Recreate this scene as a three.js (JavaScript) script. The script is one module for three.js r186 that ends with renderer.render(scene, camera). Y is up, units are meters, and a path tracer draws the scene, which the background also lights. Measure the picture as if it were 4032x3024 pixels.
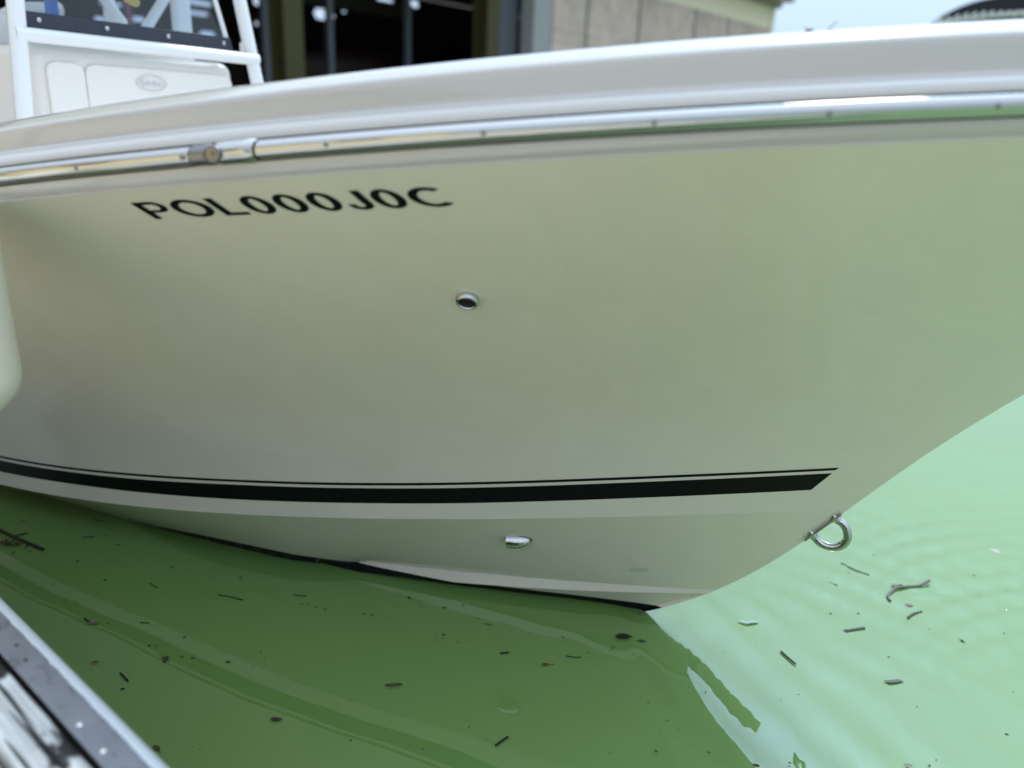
import * as THREE from 'three';
import { RoundedBoxGeometry } from 'three/addons/geometries/RoundedBoxGeometry.js';
import { mergeGeometries } from 'three/addons/utils/BufferGeometryUtils.js';

// ------------------------------------------------------------------ camera, sky, sun, exposure
const scene = new THREE.Scene();
const camera = new THREE.PerspectiveCamera(53.1, 4 / 3, 0.05, 2000);
camera.position.set(0, 1.3, 0);
camera.rotation.order = 'YXZ';
camera.rotation.set(-19 * Math.PI / 180, 0, 2.5 * Math.PI / 180);
camera.focus = 1.72;
camera.userData.fStop = 1.55;
scene.add(camera);

const renderer = new THREE.WebGLRenderer({ antialias: true });
renderer.setSize(1024, 768);
renderer.toneMapping = THREE.LinearToneMapping;
renderer.toneMappingExposure = 1.72;
renderer.shadowMap.enabled = true;
renderer.shadowMap.type = THREE.PCFSoftShadowMap;

const SUN_EL = 54 * Math.PI / 180, SUN_AZ = 29 * Math.PI / 180;      // azimuth to the right of straight ahead
const sunDir = new THREE.Vector3(Math.sin(SUN_AZ) * Math.cos(SUN_EL), Math.sin(SUN_EL), -Math.cos(SUN_AZ) * Math.cos(SUN_EL));
{
  const w = 1024, h = 512, data = new Float32Array(w * h * 4), d = new THREE.Vector3();
  for (let j = 0; j < h; j++) for (let i = 0; i < w; i++) {
    const th = ((j + 0.5) / h - 0.5) * Math.PI, ph = ((i + 0.5) / w - 0.5) * 2 * Math.PI;
    d.set(Math.cos(ph) * Math.cos(th), Math.sin(th), Math.sin(ph) * Math.cos(th));
    const ang = Math.acos(Math.min(1, d.dot(sunDir))) * 180 / Math.PI;
    const up = Math.max(0, d.y), k = up;
    const glow = 1.95 * Math.exp(-ang / 13) + 0.2 * Math.exp(-ang / 40);   // hazy summer air around the sun
    const o = (j * w + i) * 4;
    data[o] = 0.275 + (0.78 - 0.275) * k + glow * 0.62;
    data[o + 1] = 0.345 + (0.91 - 0.345) * k + glow * 1.0;
    data[o + 2] = 0.435 + (1.10 - 0.435) * k + glow * 1.4;
    data[o + 3] = 1;
  }
  const sky = new THREE.DataTexture(data, w, h, THREE.RGBAFormat, THREE.FloatType);
  sky.mapping = THREE.EquirectangularReflectionMapping;
  sky.magFilter = sky.minFilter = THREE.LinearFilter;
  sky.needsUpdate = true;
  scene.background = sky;
  scene.environment = sky;
}
const sun = new THREE.DirectionalLight(new THREE.Color(1.0, 0.95, 0.78), 1.0);
sun.position.copy(sunDir).multiplyScalar(40);
sun.castShadow = true;
sun.shadow.mapSize.set(4096, 4096);
Object.assign(sun.shadow.camera, { left: -30, right: 30, top: 30, bottom: -30, near: 1, far: 120 });
sun.shadow.radius = 20;
scene.add(sun, sun.target);

// ------------------------------------------------------------------ helpers
let seed = 7;
const rnd = () => { seed = (seed * 1664525 + 1013904223) >>> 0; return seed / 4294967296; };
const used = {};
const numbered = (n) => { used[n] = (used[n] ?? -1) + 1; return used[n] ? `${n}_${String(used[n]).padStart(3, '0')}` : n; };
function tag(o, label, category, group, kind) {
  o.userData = { label, category };
  if (group) o.userData.group = group;
  if (kind) o.userData.kind = kind;
  return o;
}
function thing(name, label, category, pos = [0, 0, 0], turn = 0, group) {
  const g = new THREE.Group();
  g.name = numbered(name);
  g.position.set(...pos); g.rotation.y = turn;
  scene.add(g);
  return tag(g, label, category, group);
}
function part(name, geo, mat, parent, label) {
  const m = new THREE.Mesh(geo, mat);
  m.name = name; m.castShadow = m.receiveShadow = true;
  if (label) m.userData.label = label;
  parent.add(m);
  return m;
}
function structure(name, geo, mat, label) {
  const m = part(numbered(name), geo, mat, scene);
  m.userData = { kind: 'structure', label };
  return m;
}
const std = (r, g, b, rough = 0.6, extra = {}) => {
  const { color, ...e } = extra;
  const m = new THREE.MeshPhysicalMaterial({ roughness: rough, ...e });
  m.color.setRGB(r, g, b);
  m.side = THREE.DoubleSide;
  return m;
};
// grid surface: f(u, v) -> [x, y, z], u and v given as lists; uv in metres from uvf or grid index
function grid(us, vs, f, uvf) {
  const pos = [], uv = [], idx = [], nu = us.length, nv = vs.length;
  for (const u of us) for (const v of vs) {
    const p = f(u, v); pos.push(p[0], p[1], p[2]);
    const q = uvf ? uvf(p, u, v) : [p[0], p[1]]; uv.push(q[0], q[1]);
  }
  for (let i = 0; i < nu - 1; i++) for (let j = 0; j < nv - 1; j++) {
    const a = i * nv + j, b = a + nv;
    idx.push(a, b, a + 1, b, b + 1, a + 1);
  }
  const g = new THREE.BufferGeometry();
  g.setAttribute('position', new THREE.Float32BufferAttribute(pos, 3));
  g.setAttribute('uv', new THREE.Float32BufferAttribute(uv, 2));
  g.setIndex(idx);
  g.computeVertexNormals();
  return g;
}
const range = (n, a = 0, b = 1, e = 1) => Array.from({ length: n + 1 }, (_, i) => a + (b - a) * (e === 1 ? i / n : 1 - Math.pow(1 - i / n, e)));
const box = (w, h, d, x = 0, y = 0, z = 0) => new THREE.BoxGeometry(w, h, d).translate(x, y, z);
const rbox = (w, h, d, r, x = 0, y = 0, z = 0, seg = 3) => new RoundedBoxGeometry(w, h, d, seg, r).translate(x, y, z);
const V = (...p) => new THREE.Vector3(...p);
const tube = (pts, r, seg = 24, rad = 12) => new THREE.TubeGeometry(new THREE.CatmullRomCurve3(pts.map((p) => V(...p))), seg, r, rad);
const rod = (a, b, r, rad = 14) => new THREE.TubeGeometry(new THREE.LineCurve3(V(...a), V(...b)), 1, r, rad);
const flatten = (g) => { const n = g.index ? g.toNonIndexed() : g; for (const k of Object.keys(n.attributes)) if (!['position', 'normal', 'uv'].includes(k)) n.deleteAttribute(k); return n; };
const merge = (...gs) => mergeGeometries(gs.map(flatten));
// value noise
const hash = (x, y, s = 0) => { const t = Math.sin(x * 127.1 + y * 311.7 + s * 74.7) * 43758.5453; return t - Math.floor(t); };
function noise(x, y, s = 0) {
  const xi = Math.floor(x), yi = Math.floor(y), f = x - xi, g = y - yi, u = f * f * (3 - 2 * f), v = g * g * (3 - 2 * g);
  return (hash(xi, yi, s) * (1 - u) + hash(xi + 1, yi, s) * u) * (1 - v) + (hash(xi, yi + 1, s) * (1 - u) + hash(xi + 1, yi + 1, s) * u) * v;
}
const fbm = (x, y, s = 0, n = 4) => { let a = 0, w = 0.5; for (let i = 0; i < n; i++) { a += w * noise(x, y, s + i); x *= 2.03; y *= 2.03; w *= 0.5; } return a; };
function texture(w, h, fn, srgb = true) {
  const d = new Uint8Array(w * h * 4);
  for (let j = 0; j < h; j++) for (let i = 0; i < w; i++) {
    const c = fn(i / w, j / h), o = (j * w + i) * 4;
    d[o] = Math.max(0, Math.min(255, c[0] * 255)); d[o + 1] = Math.max(0, Math.min(255, c[1] * 255)); d[o + 2] = Math.max(0, Math.min(255, c[2] * 255)); d[o + 3] = 255;
  }
  const t = new THREE.DataTexture(d, w, h);
  t.wrapS = t.wrapT = THREE.RepeatWrapping; t.magFilter = THREE.LinearFilter; t.minFilter = THREE.LinearMipmapLinearFilter; t.generateMipmaps = true;
  if (srgb) t.colorSpace = THREE.SRGBColorSpace;
  t.needsUpdate = true;
  return t;
}
const lerp = (a, b, t) => a + (b - a) * t, clamp = (x, a, b) => Math.max(a, Math.min(b, x));
const smooth = (a, b, x) => { const t = clamp((x - a) / (b - a), 0, 1); return t * t * (3 - 2 * t); };
function spline(pts) {                                                // smooth curve through [x, y] pairs, flat outside them
  const n = pts.length, m = [];
  for (let i = 0; i < n; i++) { const a = pts[Math.max(0, i - 1)], b = pts[Math.min(n - 1, i + 1)]; m.push((b[1] - a[1]) / (b[0] - a[0])); }
  return (x) => {
    if (x <= pts[0][0]) return pts[0][1];
    if (x >= pts[n - 1][0]) return pts[n - 1][1];
    let i = 0; while (x > pts[i + 1][0]) i++;
    const h = pts[i + 1][0] - pts[i][0], t = (x - pts[i][0]) / h, t2 = t * t, t3 = t2 * t;
    return (2 * t3 - 3 * t2 + 1) * pts[i][1] + (t3 - 2 * t2 + t) * h * m[i] + (-2 * t3 + 3 * t2) * pts[i + 1][1] + (t3 - t2) * h * m[i + 1];
  };
}

// ------------------------------------------------------------------ materials
const speck = texture(512, 512, (u, v) => {
  const n = fbm(u * 18, v * 18, 3) * 0.05, s = hash(Math.floor(u * 512), Math.floor(v * 512), 9) > 0.9994 ? 0.07 : 0;
  const q = 0.915 + n * 0.5 - 0.012 - s; return [q, q * 0.994, q * 0.968];
});
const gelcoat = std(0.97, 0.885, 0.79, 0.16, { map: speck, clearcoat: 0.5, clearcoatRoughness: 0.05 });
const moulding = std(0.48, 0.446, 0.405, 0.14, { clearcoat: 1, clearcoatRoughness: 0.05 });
const deckWhite = std(0.80, 0.765, 0.72, 0.3);
const pipeWhite = std(0.80, 0.81, 0.82, 0.22, { clearcoat: 0.6, clearcoatRoughness: 0.1 });
const blackPaint = std(0.004, 0.006, 0.008, 0.5, { specularIntensity: 0.4 });
const blackVinyl = std(0.003, 0.0035, 0.0045, 0.35, { specularIntensity: 0.25 });
const chrome = std(0.53, 0.52, 0.50, 0.05, { metalness: 1 });
const steelDark = std(0.24, 0.235, 0.23, 0.3, { metalness: 1 });
const navy = std(0.010, 0.014, 0.028, 0.45);
const black = std(0.008, 0.008, 0.009, 0.6);
const glass = std(0.62, 0.70, 0.80, 0.03, { transmission: 1, thickness: 0, ior: 1.5 });
const water = std(0.148, 0.272, 0.074, 0.02, { ior: 1.85 });

// ------------------------------------------------------------------ water
{
  const n = 640, warp = (t, near, far) => { const k = 5.2; return near * t + (far - near) * Math.sinh(k * t) / Math.sinh(k) * Math.abs(t); };
  const us = range(n, -1, 1), x0 = 0.4, z0 = -2.0;
  const wave = (x, z) => {
    const far = Math.hypot(x - 0.4, z + 2), fade = 1 / (1 + Math.pow(far / 16, 2));
    const out = smooth(0.1, 1.5, x * 0.9 - z * 0.55 - 1.25);            // the lee of the hull stays nearly flat
    const a = 0.64 * x - 0.77 * z, b = 0.77 * x + 0.64 * z;             // across and along the wavelets
    const wob = 0.05 * Math.sin(b * 2.3 + 0.7) + 0.022 * Math.sin(b * 6.1 + a * 3);
    const p1 = 0.35 + 1.1 * noise(a * 3.2, b * 1.3, 5), p2 = noise(a * 5 + 7, b * 1.7, 6);
    let h = out * fade * (0.0105 * Math.pow(0.5 + 0.5 * Math.sin((a + wob) * 57), 2.2) * p1 + 0.0026 * Math.sin((a * 0.97 + b * 0.16 + wob) * 112 + 1.2) * p2 * 1.6 + 0.0007 * Math.sin((a - b * 0.2 + wob) * 205) * p1);
    h += fade * ((0.0014 + 0.0022 * smooth(-0.1, 0.5, x)) * (fbm(x * 5.2 + 3, z * 5.2, 8, 2) - 0.4) + 0.0032 * (noise(x * 11, z * 11, 14) - 0.5) * smooth(-0.2, 0.6, x) + 0.0006 * Math.sin(b * 9.5 + 1.8 * Math.sin(a * 3.1 + 0.4)));
    const e = 0.89 * x - 0.45 * z, f = 0.45 * x + 0.89 * z;              // cross chop thrown off the stem
    const near = Math.exp(-Math.pow((x - 0.62) / 0.34, 2) - Math.pow((z + 1.55) / 0.55, 2));
    h += near * (0.0040 * Math.sin(e * 46 + 2.2 * noise(f * 4, e * 3, 21) + 0.6) * (0.3 + 1.2 * noise(f * 6 + 3, e * 4, 22)) + 0.0011 * Math.sin(e * 88 + f * 20 + 3 * noise(x * 7, z * 7, 23)));
    return h;
  };
  const g = grid(us, us, (u, v) => { const x = x0 + warp(u, 2.6, 900), z = z0 + warp(v, 2.6, 900); return [x, wave(x, z), z]; }, (p) => [p[0], p[2]]);
  const w = structure('water', g, water, 'murky pale green harbour water under and around the boat');
  w.name = 'water';
}

// ------------------------------------------------------------------ hull form (boat frame: x forward from the stem at the waterline, y up, z to starboard)
const AFT = -5;
const prof = (B, a0, aS, p, q) => (a) => { const u = clamp((a - a0) / (aS - a0), 0, 1); return B * Math.pow(1 - Math.pow(u, p), q); };
const stemA = (y) => -0.00506 + y * (1.54526 + y * (-2.01169 + y * (1.99596 - 0.61404 * y)));
const yRail = (a) => { const q = (t) => 1.2835 + 0.11395 * t - 0.021175 * t * t; return a > -1 ? q(a) : q(-1) - 0.1407 * (1 - Math.exp((1 + a) / 0.9)); };
const cQ = (a) => 0.40394 + a * (0.15436 + a * (-0.01551 - 0.01226 * a));
const yChine = (a) => { if (a > -1.9) return cQ(a); const s = 0.15436 + 1.9 * 0.03102 - 3 * 0.01226 * 3.61; return cQ(-1.9) - s * 0.5 * (1 - Math.exp((1.9 + a) / 0.5)); };
const bChine = prof(0.76, -2.6, 0.455, 2.0, 0.95), bTop = prof(1.24, -2.6, 1.29, 2.6, 0.8);
const bSU = prof(0.555, -2.6, 0.15, 1.8, 1), bSL = prof(0.56, -2.6, 0.14, 1.8, 1);
const strakeDip = (a) => (a > -0.8 ? 0 : Math.max(-0.055, (a + 0.8) * 0.22));
const ySU = (a) => { const t = Math.max(a, -0.9); return 0.12227 + t * (0.10919 + 0.00845 * t) + strakeDip(a); };
const ySL = (a) => { const t = Math.max(a, -0.9); return 0.10156 + t * (0.15881 + 0.04501 * t) + strakeDip(a); };
const YU1 = ySU(0.15), YC1 = yChine(0.455), YT1 = yRail(1.29) - 0.04;
const along = (s, end) => AFT + (end - AFT) * s;
const side = (s, v) => {                                               // topside between chine (v 0) and the lip under the rail (v 1)
  const ac = along(s, 0.455), at = along(s, 1.29), bc = bChine(ac), yc = yChine(ac);
  return [along(s, stemA(lerp(YC1, YT1, v))), lerp(yc, yRail(at) - 0.04, v), bc + (bTop(at) - bc) * v * v];
};
const bottom = (s, v) => {                                             // panel between the spray strake (v 0) and the chine (v 1)
  const ac = along(s, 0.455), au = along(s, 0.15), bu = bSU(au), yu = ySU(au);
  return [along(s, stemA(lerp(YU1, YC1, v))), lerp(yu, yChine(ac), v), lerp(bu, bChine(ac), v)];
};
const outward = (f, s, v, d) => {                                      // point d metres off the surface
  const h = 1e-4, p = V(...f(s, v)), a = V(...f(s + h, v)).sub(p), b = V(...f(s, v + h)).sub(p);
  const n = a.cross(b).normalize(); if (n.z < 0) n.negate();
  return { p: p.addScaledVector(n, d), n };
};
const mirror = (g) => { const m = flatten(g.clone()); m.scale(1, 1, -1); const q = m.attributes.position.array, r = m.attributes.normal.array, u = m.attributes.uv.array;
  for (let i = 0; i < q.length; i += 9) for (const [arr, k] of [[q, 3], [r, 3]]) for (let c = 0; c < k; c++) { const t = arr[i + 3 + c]; arr[i + 3 + c] = arr[i + 6 + c]; arr[i + 6 + c] = t; }
  for (let i = 0; i < u.length; i += 6) for (let c = 0; c < 2; c++) { const t = u[i + 2 + c]; u[i + 2 + c] = u[i + 4 + c]; u[i + 4 + c] = t; }
  return m; };
const both = (g) => merge(g, mirror(g));
// keep the triangles' part where keep(p) > 0
function clip(g, keep) {
  const s = flatten(g), P = s.attributes.position.array, N = s.attributes.normal.array, U = s.attributes.uv.array, pos = [], nor = [], uv = [];
  for (let t = 0; t < P.length / 9; t++) {
    let poly = [0, 1, 2].map((k) => { const i = t * 3 + k; return { v: [...P.slice(i * 3, i * 3 + 3), ...N.slice(i * 3, i * 3 + 3), ...U.slice(i * 2, i * 2 + 2)], k: keep(P[i * 3], P[i * 3 + 1], P[i * 3 + 2]) }; });
    const out = [];
    for (let i = 0; i < 3; i++) {
      const A = poly[i], B = poly[(i + 1) % 3];
      if (A.k >= 0) out.push(A.v);
      if ((A.k >= 0) !== (B.k >= 0)) { const f = A.k / (A.k - B.k); out.push(A.v.map((x, q) => x + (B.v[q] - x) * f)); }
    }
    for (let i = 1; i + 1 < out.length; i++) for (const q of [out[0], out[i], out[i + 1]]) { pos.push(q[0], q[1], q[2]); nor.push(q[3], q[4], q[5]); uv.push(q[6], q[7]); }
  }
  const r = new THREE.BufferGeometry();
  r.setAttribute('position', new THREE.Float32BufferAttribute(pos, 3)); r.setAttribute('normal', new THREE.Float32BufferAttribute(nor, 3)); r.setAttribute('uv', new THREE.Float32BufferAttribute(uv, 2));
  return r;
}

// ------------------------------------------------------------------ the boat
const BOAT_AT = [0.4124, 0, -1.8496], BOAT_TURN = -Math.PI / 6;
const boat = thing('motorboat', 'white centre console motorboat with flared bow and twin black stripes moored at the dock', 'boat', BOAT_AT, BOAT_TURN);
{
  const S = range(150, 0, 1, 1.7), hv = range(34);
  const sideGeo = grid(S, hv, side);
  const botGeo = grid(S, range(16), bottom);
  const strakeFace = grid(S, [0, 1], (s, v) => { const u = along(s, 0.15), l = along(s, 0.14); return [along(s, stemA(lerp(YU1, ySL(0.14), v))), lerp(ySU(u), ySL(l), v), lerp(bSU(u), bSL(l), v) + (v > 0.5 ? 0.004 : 0)]; });
  const under = grid(S, [0, 1], (s, v) => { const l = along(s, 0.14); return [along(s, stemA(ySL(0.14) + 0.002 * v)), ySL(l) + v * 0.002, Math.max(0, bSL(l) + 0.004 - v * Math.min(0.012, bSL(l) + 0.004))]; });
  const keelEnd = stemA(-0.16);
  const low = grid(S, range(8), (s, v) => { const l = along(s, 0.14), k = along(s, keelEnd); const yk = -0.16 - 0.3 * smooth(0, 1.6, keelEnd - k); return [along(s, stemA(lerp(ySL(0.14) + 0.002, -0.16, v))), lerp(ySL(l) + 0.002, yk, v), Math.max(0, bSL(l) - 0.008) * (1 - Math.pow(v, 1.4))]; });
  const boot = (x) => 0.030 + 0.016 * smooth(-0.75, -1.0, x) - 0.060 * smooth(-1.2, -1.85, x);
  const all = both(merge(botGeo, strakeFace, under, low));
  const cap = new THREE.Shape();
  const transom = (() => { const pts = []; for (const v of hv) { const p = side(0, v); pts.push([p[2], p[1]]); } const q = [[0, -0.46], [bSL(AFT), ySL(AFT)], [bSU(AFT), ySU(AFT)], ...pts];
    const sh = new THREE.Shape(); sh.moveTo(...q[0]); for (const p of q.slice(1)) sh.lineTo(...p); for (const p of q.slice(1).reverse()) sh.lineTo(-p[0], p[1]); return new THREE.ShapeGeometry(sh).rotateY(Math.PI / 2).translate(AFT, 0, 0); })();
  part('hull', merge(both(sideGeo), clip(all, (x, y) => y - boot(x)), transom), gelcoat, boat);
  part('bottom_paint', clip(all, (x, y) => boot(x) - y), blackPaint, boat, 'black antifouling paint along the waterline');

  // gunwale moulding: lip, ledge, coaming face, rounded cap, side deck and inner liner
  const ring = (list, end = 1, n = 150) => grid(range(n, 0, 1, 1.7), list.map((_, i) => i), (s, i) => {
    const [e, h, k] = list[i], a = along(s, 1.25 + e), b = prof(1.2 + e, -2.6, 1.25 + e, 2.6, 0.8)(a);
    return [a, yRail(a) + h + (k || 0) * 0.0085 * clamp(a + 0.85, -1.5, 3), Math.max(0, b)];
  }, (p, s, i) => [p[0], list[i][1]]);
  const arc = (cx, cy, r, a0, a1, n, k) => range(n).map((t) => { const a = lerp(a0, a1, t); return [cx + r * Math.cos(a), cy + r * Math.sin(a), k]; });
  const R = Math.PI / 180;
  const lip = ring([[0.0402, -0.0405], [0.0395, -0.0395], [0.0382, -0.0385], [0.0380, -0.0375]]);
  const lipRound = ring([[0.0380, -0.0375], [0.0402, -0.0350], [0.0428, -0.0310], [0.0446, -0.0265], [0.0455, -0.0220], [0.0458, -0.0175], [0.0455, -0.0115]]);
  const ledge = ring(arc(0.0035, 0.0125, 1, 0, 0, 0, 0).slice(1).concat(range(9, 90, 12).map((d) => [0.0035 + 0.041 * Math.sin(d * R), 0.0125 + 0.0285 * Math.cos(d * R)])));
  const coaming = ring([[0.0118, 0.0404], [0.0095, 0.0420], [0.0082, 0.0450], [0.0075, 0.0500], [0.0060, 0.0580, 0.3], [0.0040, 0.0680, 0.7], [0.0028, 0.0745, 0.79], [0.0012, 0.0778, 0.79], [-0.0018, 0.0804, 0.79], [-0.0065, 0.0832, 0.79], [-0.0150, 0.0882, 0.79], [-0.0240, 0.0930, 0.79], [-0.0330, 0.0966, 0.79], [-0.045, 0.0990, 0.79], [-0.07, 0.1005, 0.79], [-0.13, 0.1015, 0.79], [-0.205, 0.1005, 0.79], ...arc(-0.215, 0.0895, 0.012, 70 * R, 180 * R, 5, 0.79), [-0.228, 0.068, 0.79]]);
  const inset = (s, v) => { const p = side(s, v), w = Math.max(0, p[2] - 0.035); return [p[0] - 0.02 * s, p[1], w]; };
  const liner = grid(range(110, 0, 0.985, 1.7), range(10), (s, t) => {
    const ac = along(s, 0.455), yc = yChine(ac), yt = yRail(along(s, 1.29)) - 0.04, v0 = clamp((0.72 - yc) / (yt - yc), 0, 0.8);
    if (t > 0.95) { const a = along(s, 1.022), b = prof(0.972, -2.6, 1.022, 2.6, 0.8)(a); return [a, yRail(a) + 0.069 + 0.0067 * clamp(a + 0.85, -1.5, 3), b]; }
    return inset(s, lerp(v0, 0.84, t / 0.9)); });
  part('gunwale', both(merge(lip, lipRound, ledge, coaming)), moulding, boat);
  part('inner_liner', both(liner), deckWhite, boat);
  const floor = grid(range(80, 0, 0.985, 1.7), [-1, 0, 1], (s, w) => { const ac = along(s, 0.455), yc = yChine(ac), yt = yRail(along(s, 1.29)) - 0.04, p = inset(s, clamp((0.722 - yc) / (yt - yc), 0, 0.8)); return [p[0], p[1], p[2] * w]; });
  part('cockpit_floor', floor, deckWhite, boat);

  // stainless rub rail
  const railPts = range(14).map((t) => { const a = lerp(-72, 70, t) * R; return [0.0455 + 0.0165 * Math.max(0, Math.cos(a)) ** 0.8, 0.0002 + 0.0142 * Math.sin(a)]; });
  const rail = part('rub_rail', both(ring(railPts)), chrome, boat);
  const onRail = (a, h = 0, out = 0) => { const f = prof(1.2615 + out, -2.6, 1.3115 + out, 2.6, 0.8), d = 0.002, b = f(a), t = Math.atan2(-(f(a + d) - b), d); return { p: [a, yRail(a) + h, b], turn: t }; };
  const screwGeo = new THREE.SphereGeometry(0.0042, 12, 8).scale(1, 1, 0.5);
  for (const a of [-0.642, -0.227, -0.015, 0.191, 0.386, 0.565, 0.74, -0.86, -1.08, -1.3]) {
    const q = onRail(a, -0.0005), m = part('screw', screwGeo, steelDark, rail); m.position.set(...q.p); m.rotation.y = q.turn;
  }
  // joint where two lengths of rail meet, with its clamp bolt
  const j0 = -0.431, j1 = -0.337, seg = range(12, j0, j1);
  const sleeve = (a0, a1, w, h) => grid(range(10, a0, a1), range(12), (a, t) => { const f = prof(1.2 + 0.0455, -2.6, 1.2955, 2.6, 0.8), an = lerp(-95, 95, t) * R, q = (a - a0) / (a1 - a0), e = Math.pow(Math.max(0, 1 - Math.pow(2 * q - 1, 10)), 0.35); return [a, yRail(a) + h * Math.sin(an) * (0.8 + 0.2 * e), f(a) + (0.010 + (w - 0.010) * e) * Math.max(0, Math.cos(an)) ** 0.8]; });
  part('rail_gasket', both(merge(ring([[0.0440, 0.0118], [0.0500, 0.0132], [0.0492, 0.0152], [0.0435, 0.0168]]), ring([[0.0440, -0.0120], [0.0515, -0.0125], [0.0505, -0.0146], [0.0450, -0.0158]]))), blackVinyl, boat, 'dark bedding line along both edges of the rail');
  const joint = part('rail_joint', sleeve(-0.402, -0.336, 0.0215, 0.0178), chrome, boat);
  part('end_stop', sleeve(-0.441, -0.408, 0.0200, 0.0158), steelDark, joint);
  part('end_gap', sleeve(-0.3362, -0.3335, 0.0185, 0.0150), blackVinyl, joint);
  const bq = onRail(-0.392, -0.0005, 0.008);
  const bolt = part('clamp_bolt', merge(new THREE.TorusGeometry(0.0098, 0.0034, 10, 24), new THREE.CylinderGeometry(0.0095, 0.0105, 0.008, 20).rotateX(Math.PI / 2), new THREE.CylinderGeometry(0.0032, 0.0032, 0.012, 6).rotateX(Math.PI / 2)), std(0.22, 0.215, 0.21, 0.25, { metalness: 1 }), joint);
  bolt.position.set(...bq.p); bolt.rotation.y = bq.turn;
  for (const a of [-0.449, -0.418, -0.358]) { const q = onRail(a, -0.001, 0.002), m = part('screw', screwGeo, steelDark, joint); m.position.set(...q.p); m.rotation.y = q.turn; }

  // twin stripes
  const strip = (lo, hi, s1lo, s1hi) => { const L = spline(lo), H = spline(hi); return grid(range(120, 0.12, 1), [0, 0.5, 1], (t, v) => { const s = lerp(0.12, lerp(s1lo, s1hi, v), (t - 0.12) / 0.88); return outward(side, s, lerp(L(s), H(s), v), 0.0006).p.toArray(); }); };
  part('thin_stripe', strip([[0.5, 0.116], [0.5656, 0.1167], [0.6271, 0.1182], [0.6788, 0.1203], [0.7243, 0.1222], [0.7811, 0.1225], [0.8361, 0.1274], [0.9215, 0.1435], [0.9749, 0.1523]], [[0.5, 0.125], [0.5659, 0.126], [0.6271, 0.1269], [0.6787, 0.1294], [0.724, 0.1310], [0.7805, 0.1318], [0.8354, 0.1365], [0.9204, 0.1528], [0.975, 0.1612]], 0.9749, 0.9752), blackVinyl, boat, 'thin black stripe above the broad one');
  part('broad_stripe', strip([[0.5, 0.055], [0.5648, 0.0561], [0.6275, 0.0585], [0.6803, 0.0567], [0.7269, 0.0562], [0.7848, 0.0571], [0.8413, 0.0598], [0.929, 0.0738], [0.9753, 0.0814]], [[0.5, 0.104], [0.5654, 0.1053], [0.6272, 0.1072], [0.6791, 0.1085], [0.7246, 0.1117], [0.7816, 0.1122], [0.837, 0.1160], [0.9227, 0.1324], [0.9752, 0.1415]], 0.9755, 0.9752), blackVinyl, boat);

  // registration number
  const reg = new THREE.Group(); reg.name = 'registration_number'; reg.userData.label = 'black registration letters POL000J0C below the rail'; boat.add(reg);
  const H = 0.714, sw = 0.146, sh = 0.112;
  const oval = (w) => { const s = new THREE.Shape(); s.absellipse(w / 2, H / 2, w / 2, H / 2 + 0.008, 0, Math.PI * 2); const p = new THREE.Path(); p.absellipse(w / 2, H / 2, w / 2 - sw, H / 2 - sh + 0.008, 0, Math.PI * 2, true); s.holes.push(p); return s; };
  const poly = (pts) => { const s = new THREE.Shape(); s.moveTo(...pts[0]); for (const p of pts.slice(1)) s.lineTo(...p); return s; };
  const arcPts = (cx, cy, rx, ry, a0, a1, n = 18) => range(n).map((t) => { const a = lerp(a0, a1, t) * R; return [cx + rx * Math.cos(a), cy + ry * Math.sin(a)]; });
  const glyph = {
    P: () => { const s = poly([[0, 0], [sw, 0], [sw, 0.27], [0.33, 0.27], ...arcPts(0.33, 0.492, 0.21, 0.222, -90, 90), [0, H]]); s.holes.push(poly([[sw, 0.37], [sw, H - sh], ...arcPts(0.32, 0.492, 0.095, 0.124, 90, -90)])); return [s, 0.54]; },
    O: () => [oval(0.70), 0.70], 0: () => [oval(0.49), 0.49],
    L: () => [poly([[0, 0], [0.46, 0], [0.46, sh], [sw, sh], [sw, H], [0, H]]), 0.46],
    J: () => [poly([[0.40, H], [0.40 - sw, H], [0.40 - sw, 0.22], ...arcPts(0.195, 0.21, 0.077, 0.115, 0, -180), [0, 0.22], ...arcPts(0.20, 0.20, 0.20, 0.208, 180, 360)]), 0.40],
    C: () => [poly([...arcPts(0.34, H / 2, 0.34, H / 2 + 0.008, 48, 318, 40), ...arcPts(0.34, H / 2, 0.34 - sw, H / 2 - sh + 0.008, 312, 54, 40)]), 0.60],
  };
  const gap = 0.085, word = 'POL000J0C'.split('').map((ch) => glyph[ch]());
  const tot = word.reduce((q, w) => q + w[1], 0) + gap * (word.length - 1);
  let x = 0;
  word.forEach(([shape, w]) => {
    const g = new THREE.ShapeGeometry(shape, 24), P = g.attributes.position;
    for (let q = 0; q < P.count; q++) {
      const ly = P.getY(q) / H, f = (x + P.getX(q)) / tot;
      const s = 0.7018 + 0.0800 * f + 0.0050 * (1 - ly), v = lerp(lerp(0.9440, 0.9338, f), lerp(0.9775, 0.9685, f), ly);
      const o = outward(side, s, v, 0.0009).p; P.setXYZ(q, o.x, o.y, o.z);
    }
    g.computeVertexNormals();
    part('letter', g, blackVinyl, reg);
    x += w + gap;
  });

  // through-hull fitting
  const place = (o, f, s, v, d = 0) => { const r = outward(f, s, v, d); o.position.copy(r.p); const X = V(...f(s + 1e-4, v)).sub(V(...f(s, v))).normalize(), Z = r.n, Y = Z.clone().cross(X).normalize(); o.quaternion.setFromRotationMatrix(new THREE.Matrix4().makeBasis(Y.clone().cross(Z), Y, Z)); return o; };
  const lathe = (pts, n = 40) => new THREE.LatheGeometry(pts.map((p) => new THREE.Vector2(...p)), n).rotateX(Math.PI / 2);
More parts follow.
